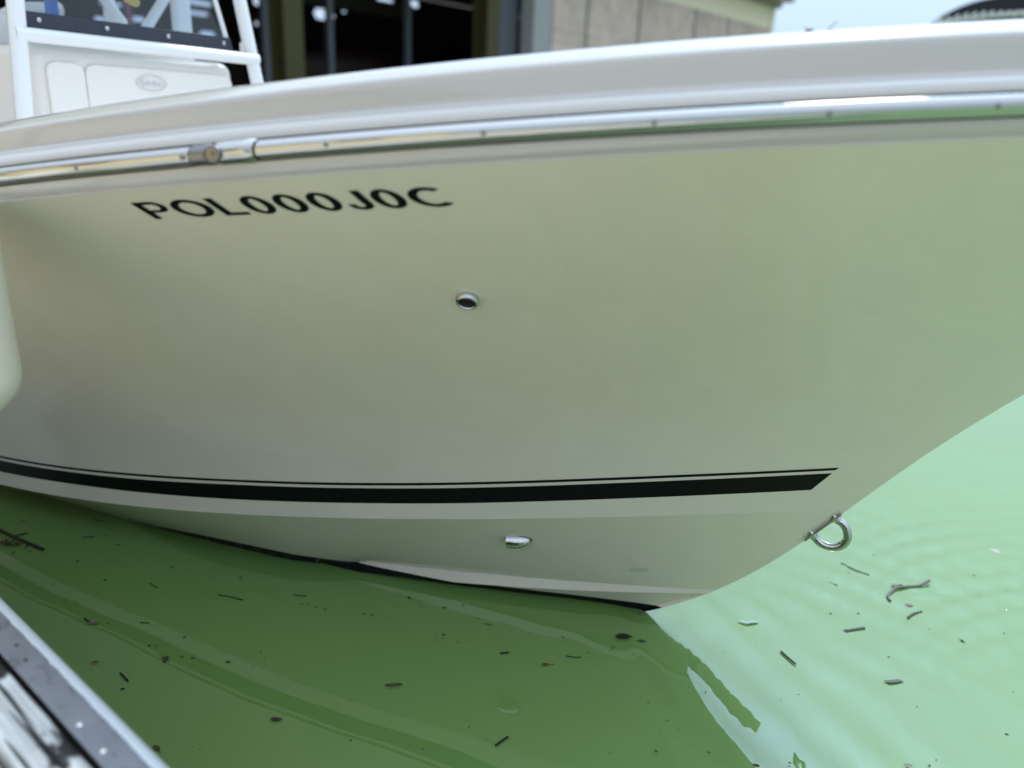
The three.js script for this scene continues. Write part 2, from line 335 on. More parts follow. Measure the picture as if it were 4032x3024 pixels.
  const fit = place(part('through_hull', lathe([[0.0215, 0], [0.0216, 0.004], [0.0205, 0.0085], [0.0190, 0.0115], [0.0172, 0.0120], [0.0160, 0.0112], [0.0146, 0.0070], [0.0142, -0.01]]), chrome, boat, 'round polished through-hull fitting with dark bore'), side, 0.7978, 0.7326);
  part('bore', lathe([[0.0150, 0.0068], [0.0138, 0.0045], [0.0125, 0.0028], [0.0001, 0.0022]]), black, fit);
  // clamshell drain cover on the bottom panel
  const shell = grid(range(24), range(20), (t, w) => { const x0 = lerp(-0.031, 0.031, t), r = Math.sqrt(Math.max(0, 1 - Math.pow(Math.max(0, (x0 + 0.012) / 0.043), 2))), taper = lerp(0.93, 1, smooth(0, 0.3, t)); const a = w * Math.PI; return [x0, 0.0190 * r * taper * Math.cos(a), 0.025 * r * taper * Math.sin(a)]; });
  const drain = place(part('drain_cover', shell, chrome, boat, 'polished clamshell drain cover under the chine'), bottom, 0.879, 0.668);
  part('drain_flange', grid(range(30), [0, 1], (t, w) => { const a = t * 2 * Math.PI, k = lerp(0.8, 1.06, w); return [Math.max(-0.031, 0.033 * k * Math.cos(a)), 0.0185 * k * Math.sin(a), 0.0008 + 0.001 * (1 - w)]; }), steelDark, drain);
  part('smudge', (() => { const g = new THREE.CircleGeometry(1, 28), P = g.attributes.position; for (let i = 0; i < P.count; i++) { const o = outward(bottom, 0.9499 + P.getX(i) * 0.0042 * (1 + 0.2 * noise(i, 1, 2)), 0.2484 + P.getY(i) * 0.030, 0.0004).p; P.setXYZ(i, o.x, o.y, o.z); } g.computeVertexNormals(); return g; })(), std(0.60, 0.58, 0.50, 0.35), boat, 'faint oval smudge on the white bottom panel');
  // pale growth dotted along the boot top
  { const bits = []; for (let i = 0; i < 60; i++) { const s = 0.62 + 0.33 * hash(i, 1, 3); let v = 0.02, p; for (let k = 0; k < 40; k++) { p = outward(bottom, s, v, 0.0005).p; if (p.y > 0.004 + 0.03 * hash(i, 4, 2)) break; v += 0.02; } if (p.y < 0.05) bits.push(new THREE.SphereGeometry(0.0008 + 0.0012 * hash(i, 7, 1), 6, 4).translate(p.x, p.y, p.z)); }
    if (bits.length) part('growth_speck', merge(...bits), std(0.30, 0.32, 0.27, 0.8), boat).userData = { kind: 'stuff', label: 'pale growth dotted along the black boot top' }; }
  // bow eye
  const eye = new THREE.Group(); eye.name = 'bow_eye'; boat.add(eye);
  const A = V(stemA(0.376) - 0.002, 0.376, 0), B = V(stemA(0.437) - 0.002, 0.437, 0), along1 = B.clone().sub(A), dir = along1.clone().normalize(), out = V(dir.y, -dir.x, 0);
  const at = (t, o) => A.clone().addScaledVector(along1, t).addScaledVector(out, o);
  const loop = [at(0.02, -0.02), at(0.02, 0.004), at(0.0, 0.020), at(0.04, 0.034), at(0.22, 0.052), at(0.5, 0.060), at(0.8, 0.053), at(0.98, 0.034), at(1.02, 0.020), at(0.98, 0.004), at(0.98, -0.02)];
  part('u_bolt', new THREE.TubeGeometry(new THREE.CatmullRomCurve3(loop), 80, 0.0100, 18), chrome, eye);
  for (const t of [0.02, 0.98]) { const m = part('collar', new THREE.CylinderGeometry(0.0105, 0.0145, 0.014, 20), chrome, eye); m.position.copy(at(t, 0.004)); m.quaternion.setFromUnitVectors(V(0, 1, 0), out); }
  const pad = part('backing_plate', rbox(0.118, 0.005, 0.026, 0.0022), chrome, eye); pad.position.copy(at(0.5, -0.0005)); pad.rotation.z = Math.atan2(dir.y, dir.x);
  // small folding cleat on the foredeck rim
  const cl = part('deck_cleat', merge(tube([[-0.028, 0.010, 0], [-0.012, 0.004, 0], [0.0, 0.003, 0], [0.012, 0.006, 0], [0.022, 0.018, 0], [0.031, 0.026, 0]], 0.0028, 24, 8), new THREE.SphereGeometry(0.0062, 12, 10).translate(-0.029, 0.0095, 0), new THREE.CylinderGeometry(0.004, 0.006, 0.01, 12)), chrome, boat);
  cl.scale.setScalar(0.6); cl.position.set(0.345, 1.4235, 0.648); cl.rotation.y = 0.5;

  // ---------------- console
  const con = part('console', merge(rbox(0.75, 0.76, 0.79, 0.045, -2.41, 1.08, -0.025, 5), rbox(0.5, 0.12, 0.76, 0.04, -2.55, 1.50, -0.025, 4)), deckWhite, boat);
  const plate = (w, h) => { const s = new THREE.Shape(), r = 0.035; s.moveTo(-w / 2 + r, -h / 2); s.lineTo(w / 2 - r, -h / 2); s.quadraticCurveTo(w / 2, -h / 2, w / 2, -h / 2 + r); s.lineTo(w / 2, h / 2 - r); s.quadraticCurveTo(w / 2, h / 2, w / 2 - r, h / 2); s.lineTo(-w / 2 + r, h / 2); s.quadraticCurveTo(-w / 2, h / 2, -w / 2, h / 2 - r); s.lineTo(-w / 2, -h / 2 + r); s.quadraticCurveTo(-w / 2, -h / 2, -w / 2 + r, -h / 2); return new THREE.ExtrudeGeometry(s, { depth: 0.008, bevelEnabled: true, bevelThickness: 0.003, bevelSize: 0.003, bevelSegments: 3 }).rotateY(Math.PI / 2); };
  part('hatch', plate(0.118, 0.62).translate(-2.034, 1.10, 0.262), deckWhite, con);
  part('hatch', plate(0.585, 0.62).translate(-2.034, 1.10, -0.0985), deckWhite, con);
  const emblemMat = std(0.70, 0.69, 0.68, 0.35);
  part('emblem', merge(new THREE.TorusGeometry(0.052, 0.0022, 8, 48).scale(1.12, 0.48, 1), tube([[-0.045, -0.004, 0], [-0.036, 0.012, 0], [-0.03, -0.004, 0], [-0.036, -0.012, 0], [-0.02, 0.0, 0], [-0.012, 0.008, 0], [-0.014, -0.008, 0], [0, 0.004, 0], [0.006, -0.008, 0], [0.014, 0.010, 0], [0.016, -0.008, 0], [0.026, 0.002, 0], [0.032, -0.008, 0], [0.045, 0.0, 0]], 0.0022, 70, 6)).rotateY(Math.PI / 2).translate(-2.02, 1.368, -0.04), emblemMat, con, 'oval raised emblem with script lettering');
  // windshield with navy foot strip
  const ws = new THREE.Group(); ws.name = 'windshield'; boat.add(ws);
  const lean = (x, y, z) => [x - (y - 1.5) * 0.28, y, z];
  part('pane', grid([0, 1], [0, 1], (u, v) => lean(-2.045, lerp(1.535, 2.2, v), lerp(0.345, -0.405, u) * lerp(1, 0.9, v))), glass, ws);
  part('foot_strip', rbox(0.012, 0.050, 0.79, 0.004).rotateZ(0.27).translate(-2.038, 1.527, -0.02), navy, ws);
  for (const b of [0.322, 0.099, -0.133, -0.375]) { const m = part('screw', new THREE.SphereGeometry(0.0085, 12, 8).scale(0.5, 1, 1), chrome, ws); m.position.set(-2.030, 1.528, b); }
  for (const b of [0.352, -0.412]) part('edge_frame', rod(lean(-2.045, 1.53, b), lean(-2.045, 2.2, b * 0.9), 0.009), pipeWhite, ws);
  // tower frame
  const tw = new THREE.Group(); tw.name = 'tower_frame'; boat.add(tw);
  for (const s of [1, -1]) {
    const z0 = s > 0 ? 0.425 : -0.51;
    part('front_leg', tube([[-1.935, 0.72, z0 + s * 0.06], [-1.975, 1.1, z0 + s * 0.025], [-2.015, 1.55, z0 - s * 0.03], [-2.09, 2.3, z0 - s * 0.12]], 0.025, 20, 16), pipeWhite, tw);
    part('rear_leg', tube([[-2.85, 0.72, s * 0.45], [-2.8, 1.4, s * 0.42], [-2.72, 2.3, s * 0.40]], 0.025, 16, 16), pipeWhite, tw);
  }
  part('cross_bar', rod([-2.0, 1.481, 0.42], [-2.0, 1.481, -0.505], 0.0215), pipeWhite, tw);
  part('brace', rod([-2.6, 1.80, -0.185], [-2.6, 1.50, -0.437], 0.021), pipeWhite, tw);
  part('brace', rod([-2.6, 1.80, -0.615], [-2.6, 1.50, -0.375], 0.021), pipeWhite, tw);
  part('mast_post', rbox(0.05, 1.0, 0.085, 0.02).translate(-2.62, 1.9, -0.648), pipeWhite, tw);
  part('bracket', rbox(0.02, 0.05, 0.03, 0.006).translate(-2.03, 1.515, -0.47), pipeWhite, tw);
  part('hardtop', rbox(1.9, 0.07, 1.5, 0.03).translate(-2.75, 2.36, 0), deckWhite, boat);
  // helm seat at the left, seen past the tower leg
  const seat = new THREE.Group(); seat.name = 'helm_seat'; boat.add(seat);
  part('arm', tube([[-2.95, 1.15, 0.06], [-2.95, 1.42, 0.03], [-2.95, 1.56, -0.02], [-2.95, 1.63, -0.12], [-2.95, 1.66, -0.3]], 0.03, 30, 12), pipeWhite, seat);
  part('cushion', rbox(0.42, 0.12, 0.8, 0.04).translate(-3.2, 1.45, -0.2), black, seat);
  part('pedestal', rbox(0.4, 0.7, 0.75, 0.05).translate(-3.15, 1.06, -0.15), deckWhite, seat);
}

// things behind the windscreen, standing on the console top
const toWorld = (x, y, z) => V(x, y, z).applyAxisAngle(V(0, 1, 0), BOAT_TURN).add(V(...BOAT_AT)).toArray();
{
  const b = thing('bottle', 'blue bottle with yellow top behind the windscreen of the boat console', 'bottle', toWorld(-2.30, 1.556, 0.118), BOAT_TURN);
  part('body', new THREE.LatheGeometry([[0.001, 0], [0.019, 0], [0.021, 0.004], [0.021, 0.062], [0.017, 0.076], [0.009, 0.082]].map((p) => new THREE.Vector2(...p)), 24), std(0.06, 0.17, 0.50, 0.4), b);
  part('cap', new THREE.CylinderGeometry(0.012, 0.013, 0.03, 20).translate(0, 0.094, 0), std(0.75, 0.5, 0.1, 0.4), b);
  const f = thing('key_float', 'yellow float on a red cord hanging behind the boat windscreen', 'float', toWorld(-2.30, 1.648, -0.19), BOAT_TURN);
  part('float_body', new THREE.CapsuleGeometry(0.016, 0.03, 8, 16).rotateX(Math.PI / 2 - 0.25).translate(0, 0.012, 0), std(0.78, 0.50, 0.12, 0.5), f);
  part('cord', tube([[0, 0.0, 0.018], [0.004, -0.03, 0.021], [-0.003, -0.06, 0.020], [0, -0.095, 0.019]], 0.0042, 20, 8), std(0.42, 0.03, 0.05, 0.7), f);
}
// fender at the left edge
{
  const p = toWorld(-0.835, 0, 1.235);
  const f = thing('fender', 'white inflatable fender hanging against the hull at the left edge', 'fender', [p[0], 0, p[2]], BOAT_TURN);
  const r = 0.098, yb = 0.775, yt = 1.150, pts = [];
  for (const t of range(12)) pts.push([Math.max(0.0005, r * Math.sin(t * Math.PI / 2)), yb + 0.085 * (1 - Math.cos(t * Math.PI / 2))]);
  for (const t of range(12)) pts.push([Math.max(0.012, r * Math.cos(t * Math.PI / 2)), yt - 0.075 * (1 - Math.sin(t * Math.PI / 2))]);
  part('body', new THREE.LatheGeometry(pts.map((q) => new THREE.Vector2(...q)), 48), std(0.86, 0.80, 0.67, 0.32), f);
  part('rope', rod([0, yt - 0.004, 0], [0, yRail(-0.835) + 0.012, -0.078], 0.004), std(0.55, 0.54, 0.5, 0.8), f);
}

// ------------------------------------------------------------------ dock at the lower left
{
  const dock = new THREE.Group(); dock.name = 'dock'; dock.userData = { kind: 'structure', label: 'weathered plank dock with a metal edge strip in the lower left corner' }; scene.add(dock);
  // local x runs along the edge to the lower right, local z away from the water
  dock.position.set(-0.387, 0, -0.714); dock.rotation.y = -Math.atan2(0.615, 0.789);
  const metal = std(0.30, 0.30, 0.32, 0.45, { metalness: 0.5 });
  metal.map = texture(1024, 128, (u, v) => { const n = fbm(u * 40, v * 6, 1), s = fbm(u * 140, v * 20, 4), q = 0.80 + 0.16 * n - 0.12 * smooth(0.55, 0.75, s); return [q, q, q * 1.01]; });
  const worn = std(0.66, 0.70, 0.74, 0.5, { metalness: 0.35 });
  const Y = 0.55, x0 = -2.3, x1 = 2.0, xs = range(600, x0, x1);
  const jag = (x) => 0.0022 * (fbm(x * 30, 0.5, 2) - 0.45) + 0.0012 * (noise(x * 150, 2, 3) - 0.5);
  const strip = part('edge_strip', merge(
    grid(range(200, x0, x1), [0.0145, 0.03, 0.052], (x, z) => [x, Y + (z > 0.05 ? -0.0015 : 0), z], (p) => [p[0] * 0.5, p[2] * 6]),
    grid([x0, x1], [0, 1], (x, t) => [x, Y - 0.012 - t * 0.05, -0.002], (p) => [p[0] * 0.5, p[1] * 6])), metal, dock);
  part('worn_edge', grid(xs, range(8), (x, t) => { const a = t * Math.PI / 2, k = 0.0145 + jag(x) + 0.0004; return [x, Y + 0.0004 - 0.012 * (1 - Math.sin(a)) * 1, k - (k + 0.0022) * Math.cos(a)]; }, (p) => [p[0] * 4, p[2] * 20]), worn, strip, 'pale worn rounded edge of the metal strip');
  const scr = merge(new THREE.SphereGeometry(0.0042, 14, 8).scale(1, 0.5, 1));
  const rust = std(0.05, 0.022, 0.016, 0.8), bright = std(0.85, 0.84, 0.8, 0.25, { metalness: 0.6 });
  for (const [x, z, m] of [[-0.150, 0.040, bright], [-0.085, 0.0405, bright], [-0.435, 0.034, rust], [-0.515, 0.037, steelDark], [0.02, 0.04, bright], [0.2, 0.04, bright], [-0.7, 0.04, bright], [-0.9, 0.04, rust]]) { const s = part('screw', scr, m, strip); s.position.set(x, Y + 0.0005, z); }
  for (const [x, z] of [[-0.374, 0.031], [-0.330, 0.035]]) { const s = part('screw_hole', new THREE.CylinderGeometry(0.0026, 0.0026, 0.001, 12), black, strip); s.position.set(x, Y + 0.0004, z); }
  // planks
  const wood = (k) => { const tx = texture(1024, 256, (u, v) => {
    const g = fbm(u * 6 + k * 9, v * 34, k, 5), c = fbm(u * 22 + k, v * 7 + 3, k + 20), st = smooth(0.50, 0.58, fbm(u * 9 + k * 3.7, v * 4.5, k + 40, 5));
    const cr = smooth(0.60, 0.66, fbm(u * 4, v * 26 + k, k + 60, 3));
    const old = k === 1, q = old ? (0.58 + 0.36 * g + 0.14 * (c - 0.5)) * (1 - 0.80 * st) * (1 - 0.75 * cr) : (0.87 + 0.18 * (g - 0.5) + 0.10 * (c - 0.5)) * (1 - 0.5 * smooth(0.58, 0.70, fbm(u * 2.6 + k * 3.7, v * 9, k + 40, 5))) * (1 - 0.45 * cr);
    return [q, q * (old ? 0.99 : 0.965), q * (old ? 0.965 : 0.89)]; });
    const m = std(1, 1, 1, 0.85, { map: tx, bumpMap: tx, bumpScale: 0.0025 }); return m; };
  const woods = [wood(1), wood(2), wood(3)];
  const plankGeo = (w, k) => grid(range(260, x0, x1), [0, 0.0001, ...range(10, 0.04, 0.96), 0.9999, 1], (x, t) => {
    const e0 = 0.004 * (fbm(x * 14, k * 5, k) - 0.5), e1 = 0.005 * (fbm(x * 11, k * 5 + 2, k + 3) - 0.5), z = lerp(e0, w + e1, t), edge = t === 0 || t === 1;
    const rnd1 = 0.005 * Math.pow(Math.abs(t - 0.5) * 2, 8);
    return [x, Y - 0.003 + (edge ? -0.035 : -rnd1 + 0.0012 * (fbm(x * 20, t * 6, k + 9) - 0.5)), z];
  }, (p) => [p[0] * 0.9 + k * 0.37, p[2] * 4.5]);
  const geos = [plankGeo(0.062, 1), ...range(5).map((_, i) => plankGeo(0.120, 2 + i * 1.7))];
  let z = 0.0575;
  for (let i = 0; i < 13; i++) { const k = i === 0 ? 0 : 1 + ((i * 4) % 6); const m = part(i ? `plank_${String(i).padStart(3, '0')}` : 'plank', geos[k], woods[i ? 1 + (i % 2) : 0], dock); m.position.z = z; if (i > 2) m.position.x = (rnd() - 0.5) * 0.1; z += (k ? 0.120 : 0.062) + 0.009; }
  const dark = std(0.05, 0.042, 0.034, 0.9);
  part('bearer', box(4.2, 0.10, z, -0.15, Y - 0.095, z / 2 + 0.012), dark, dock);
  part('fascia', box(4.2, 0.22, 0.03, -0.15, Y - 0.175, 0.022), dark, dock);
  for (const x of [-2.1, -0.9, 0.6, 1.8]) part('pile', new THREE.CylinderGeometry(0.11, 0.12, 1.6, 16).translate(x, -0.35, 0.35), dark, dock);
}

// promenade and waterfront houses behind the camera: they face the sun and are what the hull and its chrome mirror
{
  const pav = texture(512, 512, (u, v) => { const n = fbm(u * 20, v * 20, 5), q = 0.90 + 0.10 * (n - 0.5); return [q, q * 0.90, q * 0.70]; });
  const pr = structure('promenade', grid([-30, 2.2], [1.9, 14], (x, z) => [x, 0.54, z], (p) => [p[0] / 3, p[2] / 3]), std(1, 1, 1, 0.9, { map: pav }), 'sunlit pale paved promenade behind the dock');
  const wl = structure('quay_wall', box(32.1, 1.6, 0.3, -13.9, -0.27, 2.05), std(0.3, 0.27, 0.22, 0.9), 'low quay wall carrying the promenade');
  for (const o of [pr, wl]) { o.position.set(-0.387, 0, -0.714); o.rotation.y = -Math.atan2(0.615, 0.789); }
  const base = V(-0.387, 0, -0.714), turn = -Math.atan2(0.615, 0.789), place2 = (x, z) => V(x, 0, z).applyAxisAngle(V(0, 1, 0), turn).add(base).toArray();
  [[-13, 11, 5.5, [0.72, 0.58, 0.40], 'tall tan'], [-2.5, 9, 3.6, [0.80, 0.66, 0.45], 'cream'], [-24, 8, 4.0, [0.45, 0.20, 0.13], 'dark red']].forEach(([x, w, h, c, nm]) => {
    const hs = thing('waterfront_house', `${nm} waterfront house behind the promenade, outside the picture`, 'house', place2(x, 9), turn);
    part('wall', box(w, h, 5, 0, 0.54 + h / 2, 2.5), std(...c, 0.9), hs);
    part('roof', new THREE.CylinderGeometry(0.1, 3.6, 1.3, 4, 1).rotateY(Math.PI / 4).scale(w / 5, 1, 1.1).translate(0, 0.54 + h + 0.65, 2.5), std(0.10, 0.045, 0.03, 0.9), hs);
    for (const q of [-0.3, 0, 0.3]) part('window', box(0.9, 1.2, 0.06, q * w, 0.54 + h * 0.55, -0.02), std(0.03, 0.035, 0.04, 0.1), hs);
  });
}

// ------------------------------------------------------------------ quay and boat shed
const PSI = 50 * Math.PI / 180, SHED = [10.86, 0, -37.71];
const shedPoint = (u, y, z) => V(u, y, z).applyAxisAngle(V(0, 1, 0), PSI).add(V(...SHED)).toArray();
{
  const q = structure('quay', box(90, 2.2, 60, -25, -0.25, -27.5), std(0.30, 0.29, 0.27, 0.9), 'low concrete quay on which the boat shed stands');
  q.position.set(...SHED); q.rotation.y = PSI;
  const shed = thing('boat_shed', 'large open boat shed with concrete wall panels, dark interior and yellow steel columns', 'building', SHED, PSI);
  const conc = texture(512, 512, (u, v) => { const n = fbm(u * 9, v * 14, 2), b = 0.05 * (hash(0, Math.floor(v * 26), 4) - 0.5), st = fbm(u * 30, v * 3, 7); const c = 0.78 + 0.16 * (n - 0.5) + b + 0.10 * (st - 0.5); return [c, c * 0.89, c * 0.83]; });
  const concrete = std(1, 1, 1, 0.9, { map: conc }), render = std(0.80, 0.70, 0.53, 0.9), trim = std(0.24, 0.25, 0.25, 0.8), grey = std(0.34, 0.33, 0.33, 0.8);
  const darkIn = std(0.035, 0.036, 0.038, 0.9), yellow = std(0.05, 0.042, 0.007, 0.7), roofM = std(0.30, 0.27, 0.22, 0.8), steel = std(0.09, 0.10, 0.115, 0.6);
  const seams = [-15.79, -13.96, -10.9, -6.95, -4.2, 0];
  for (let i = 0; i < 5; i++) {
    const a = seams[i] + 0.09, b = seams[i + 1] - 0.09, g = box(b - a, 4.7, 0.3, (a + b) / 2, 0.85 + 2.35, -0.15); const P = g.attributes.position, uv = g.attributes.uv; for (let k = 0; k < P.count; k++) uv.setXY(k, P.getX(k) / 4, P.getY(k) / 4);
    part(i ? `wall_panel_${String(i).padStart(3, '0')}` : 'wall_panel', g, concrete, shed);
    part('panel_joint', box(0.18, 4.7, 0.2, seams[i], 3.2, -0.16), trim, shed);
  }
  part('upper_wall', box(15.79, 0.86, 0.32, -7.9, 5.55 + 0.43, -0.14), render, shed);
  part('corner_pier', box(0.35, 5.5, 0.42, -0.14, 3.6, -0.12), render, shed);
  part('end_wall', box(0.3, 5.5, 14, -0.17, 3.6, -7.4), concrete, shed);
  part('eave', box(16.0, 0.18, 0.6, -7.9, 6.48, 0.02), roofM, shed);
  part('roof', box(43.9, 0.2, 16, -21.95, 6.68, -7.1), roofM, shed);
  part('jamb', box(0.85, 5.6, 0.5, -16.25, 3.6, -0.2), grey, shed);
  part('lintel', box(27.5, 0.9, 0.4, -30.2, 6.1, -0.2), trim, shed);
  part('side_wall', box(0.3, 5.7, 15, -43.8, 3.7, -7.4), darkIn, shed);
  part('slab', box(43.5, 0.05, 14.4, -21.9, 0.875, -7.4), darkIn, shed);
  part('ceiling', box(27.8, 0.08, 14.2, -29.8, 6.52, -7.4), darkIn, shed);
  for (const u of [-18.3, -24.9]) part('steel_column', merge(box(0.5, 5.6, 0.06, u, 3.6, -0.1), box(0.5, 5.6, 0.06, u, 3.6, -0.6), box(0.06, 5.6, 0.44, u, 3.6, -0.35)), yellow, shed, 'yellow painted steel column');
  for (const u of [-19.45, -22.2, -24.15, -27.5]) part('post', box(0.16, 5.6, 0.16, u, 3.6, -2.4), steel, shed);
  part('door_leaf', box(1.1, 5.5, 0.12, -17.3, 3.6, -0.6), steel, shed);
  part('crane_beam', box(27.5, 0.45, 0.3, -29.8, 4.6, -6), std(0.05, 0.042, 0.03, 0.8), shed);
  // back wall with its small window openings
  const bw = new THREE.Shape(); bw.moveTo(-43.6, 0.8); bw.lineTo(-0.3, 0.8); bw.lineTo(-0.3, 6.5); bw.lineTo(-43.6, 6.5); bw.lineTo(-43.6, 0.8);
  for (const [u, y, w, h] of [[-16.95, 5.30, 0.45, 0.28], [-15.9, 5.42, 0.85, 0.34], [-16.3, 4.54, 0.35, 0.3], [-13.75, 5.2, 1.15, 0.42], [-12.7, 5.52, 0.35, 0.26], [-17.05, 4.5, 0.2, 0.2], [-11.6, 5.85, 0.8, 0.36], [-10.35, 6.05, 1.2, 0.5], [-8.7, 6.25, 0.9, 0.3], [-19.4, 4.95, 1.0, 0.16], [-19.5, 4.58, 0.8, 0.14], [-20.1, 5.3, 0.7, 0.16], [-22.9, 3.98, 0.9, 0.14], [-21.9, 4.12, 0.7, 0.16], [-22.6, 4.5, 1.0, 0.12], [-19.2, 3.82, 0.75, 0.34], [-22.0, 3.75, 0.5, 0.12]]) {
    const p = new THREE.Path(), r = h * 0.35; p.moveTo(u - w / 2 + r, y - h / 2); p.lineTo(u + w / 2 - r, y - h / 2); p.lineTo(u + w / 2, y); p.lineTo(u + w / 2 - r, y + h / 2); p.lineTo(u - w / 2 + r, y + h / 2); p.lineTo(u - w / 2, y); p.lineTo(u - w / 2 + r, y - h / 2); bw.holes.push(p);
  }
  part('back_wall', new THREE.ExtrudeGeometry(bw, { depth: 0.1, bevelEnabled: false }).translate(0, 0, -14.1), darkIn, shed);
  // laid-up boats in the shed
  const hullShape = (L, B, H) => merge(grid(range(20), range(10), (s, t) => { const a = (t - 0.5) * Math.PI, k = Math.pow(Math.max(0, 1 - Math.pow(s, 2.4)), 0.7); return [L * (s - 0.5), H * (1 - Math.cos(a) * (0.75 + 0.25 * (1 - s))) + 0.25 * s, B / 2 * k * Math.sin(a)]; }), grid(range(20), [-1, 0, 1], (s, t) => { const k = Math.pow(Math.max(0, 1 - Math.pow(s, 2.4)), 0.7); return [L * (s - 0.5), H + 0.25 * s + 0.35 * (1 - Math.abs(t)) * k, B / 2 * k * t]; }));
  const cradle = (b) => { for (const x of [-1.2, 1.2]) part('trestle', merge(box(0.12, 0.08, 1.5, x, 0.75, 0), box(0.08, 0.8, 0.08, x, 0.38, 0.6), box(0.08, 0.8, 0.08, x, 0.38, -0.6)), steel, b); };
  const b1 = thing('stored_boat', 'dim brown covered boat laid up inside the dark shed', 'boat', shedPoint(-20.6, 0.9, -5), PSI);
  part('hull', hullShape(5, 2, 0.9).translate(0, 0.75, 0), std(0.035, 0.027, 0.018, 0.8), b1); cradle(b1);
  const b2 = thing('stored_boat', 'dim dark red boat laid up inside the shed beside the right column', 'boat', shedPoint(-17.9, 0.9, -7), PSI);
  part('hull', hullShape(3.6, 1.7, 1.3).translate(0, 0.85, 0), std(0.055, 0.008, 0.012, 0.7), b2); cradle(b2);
}
// black canvas awning over the bow, far right
{
  const a = thing('canvas_awning', 'black canvas awning with white lacing beyond the bow at the upper right', 'awning', [12.33, -2.93, -26.0]);
  a.scale.setScalar(3.36);
  const cloth = std(0.008, 0.009, 0.012, 0.75);
  const prof2 = (t) => 2.24 + 0.30 * (1 - Math.exp(-3.6 * t));
  part('canopy', merge(grid(range(20), range(6), (t, v) => [t * 1.25 + 0.62 * v * 0.5, prof2(t) + 0.02 * Math.sin(v * 9), -v * 0.5]), grid(range(20), range(6), (t, v) => [t * 1.25, lerp(prof2(t), 2.12 - 0.05 * t, v), 0]), grid([0, 1], range(8), (t, v) => [1.25 + 0.62 * t * 0.5, lerp(prof2(1), 2.07, v), -t * 0.5])), cloth, a);
  const lace = [];
  for (let i = 0; i < 17; i++) { const t = i / 16, x = 0.06 + t * 1.2, y = 2.252 + 0.185 * t + 0.02 * Math.sin(t * 7); lace.push(new THREE.CapsuleGeometry(0.016 + 0.008 * t, 0.03, 6, 10).rotateZ(-0.7).translate(x, y, 0.02)); }
  lace.push(tube([[0.0, 2.235, 0.02], [0.3, 2.28, 0.02], [0.7, 2.345, 0.02], [1.3, 2.44, 0.02]], 0.014, 24, 8));
  part('lacing', merge(...lace), std(0.62, 0.61, 0.56, 0.8), a);
  for (const [x, z] of [[1.2, -0.1], [1.5, -0.45], [0.4, -0.45], [0.12, -0.1]]) part('pole', rod([x, 0.9, z], [x, 2.2, z], 0.02), steelDark, a);
  const pt = structure('pontoon', rbox(12, 0.5, 6, 0.05, 0, 0, 0), std(0.3, 0.28, 0.25, 0.9), 'floating pontoon hidden behind the bow'); pt.position.set(16, 0.1, -27.5);
}

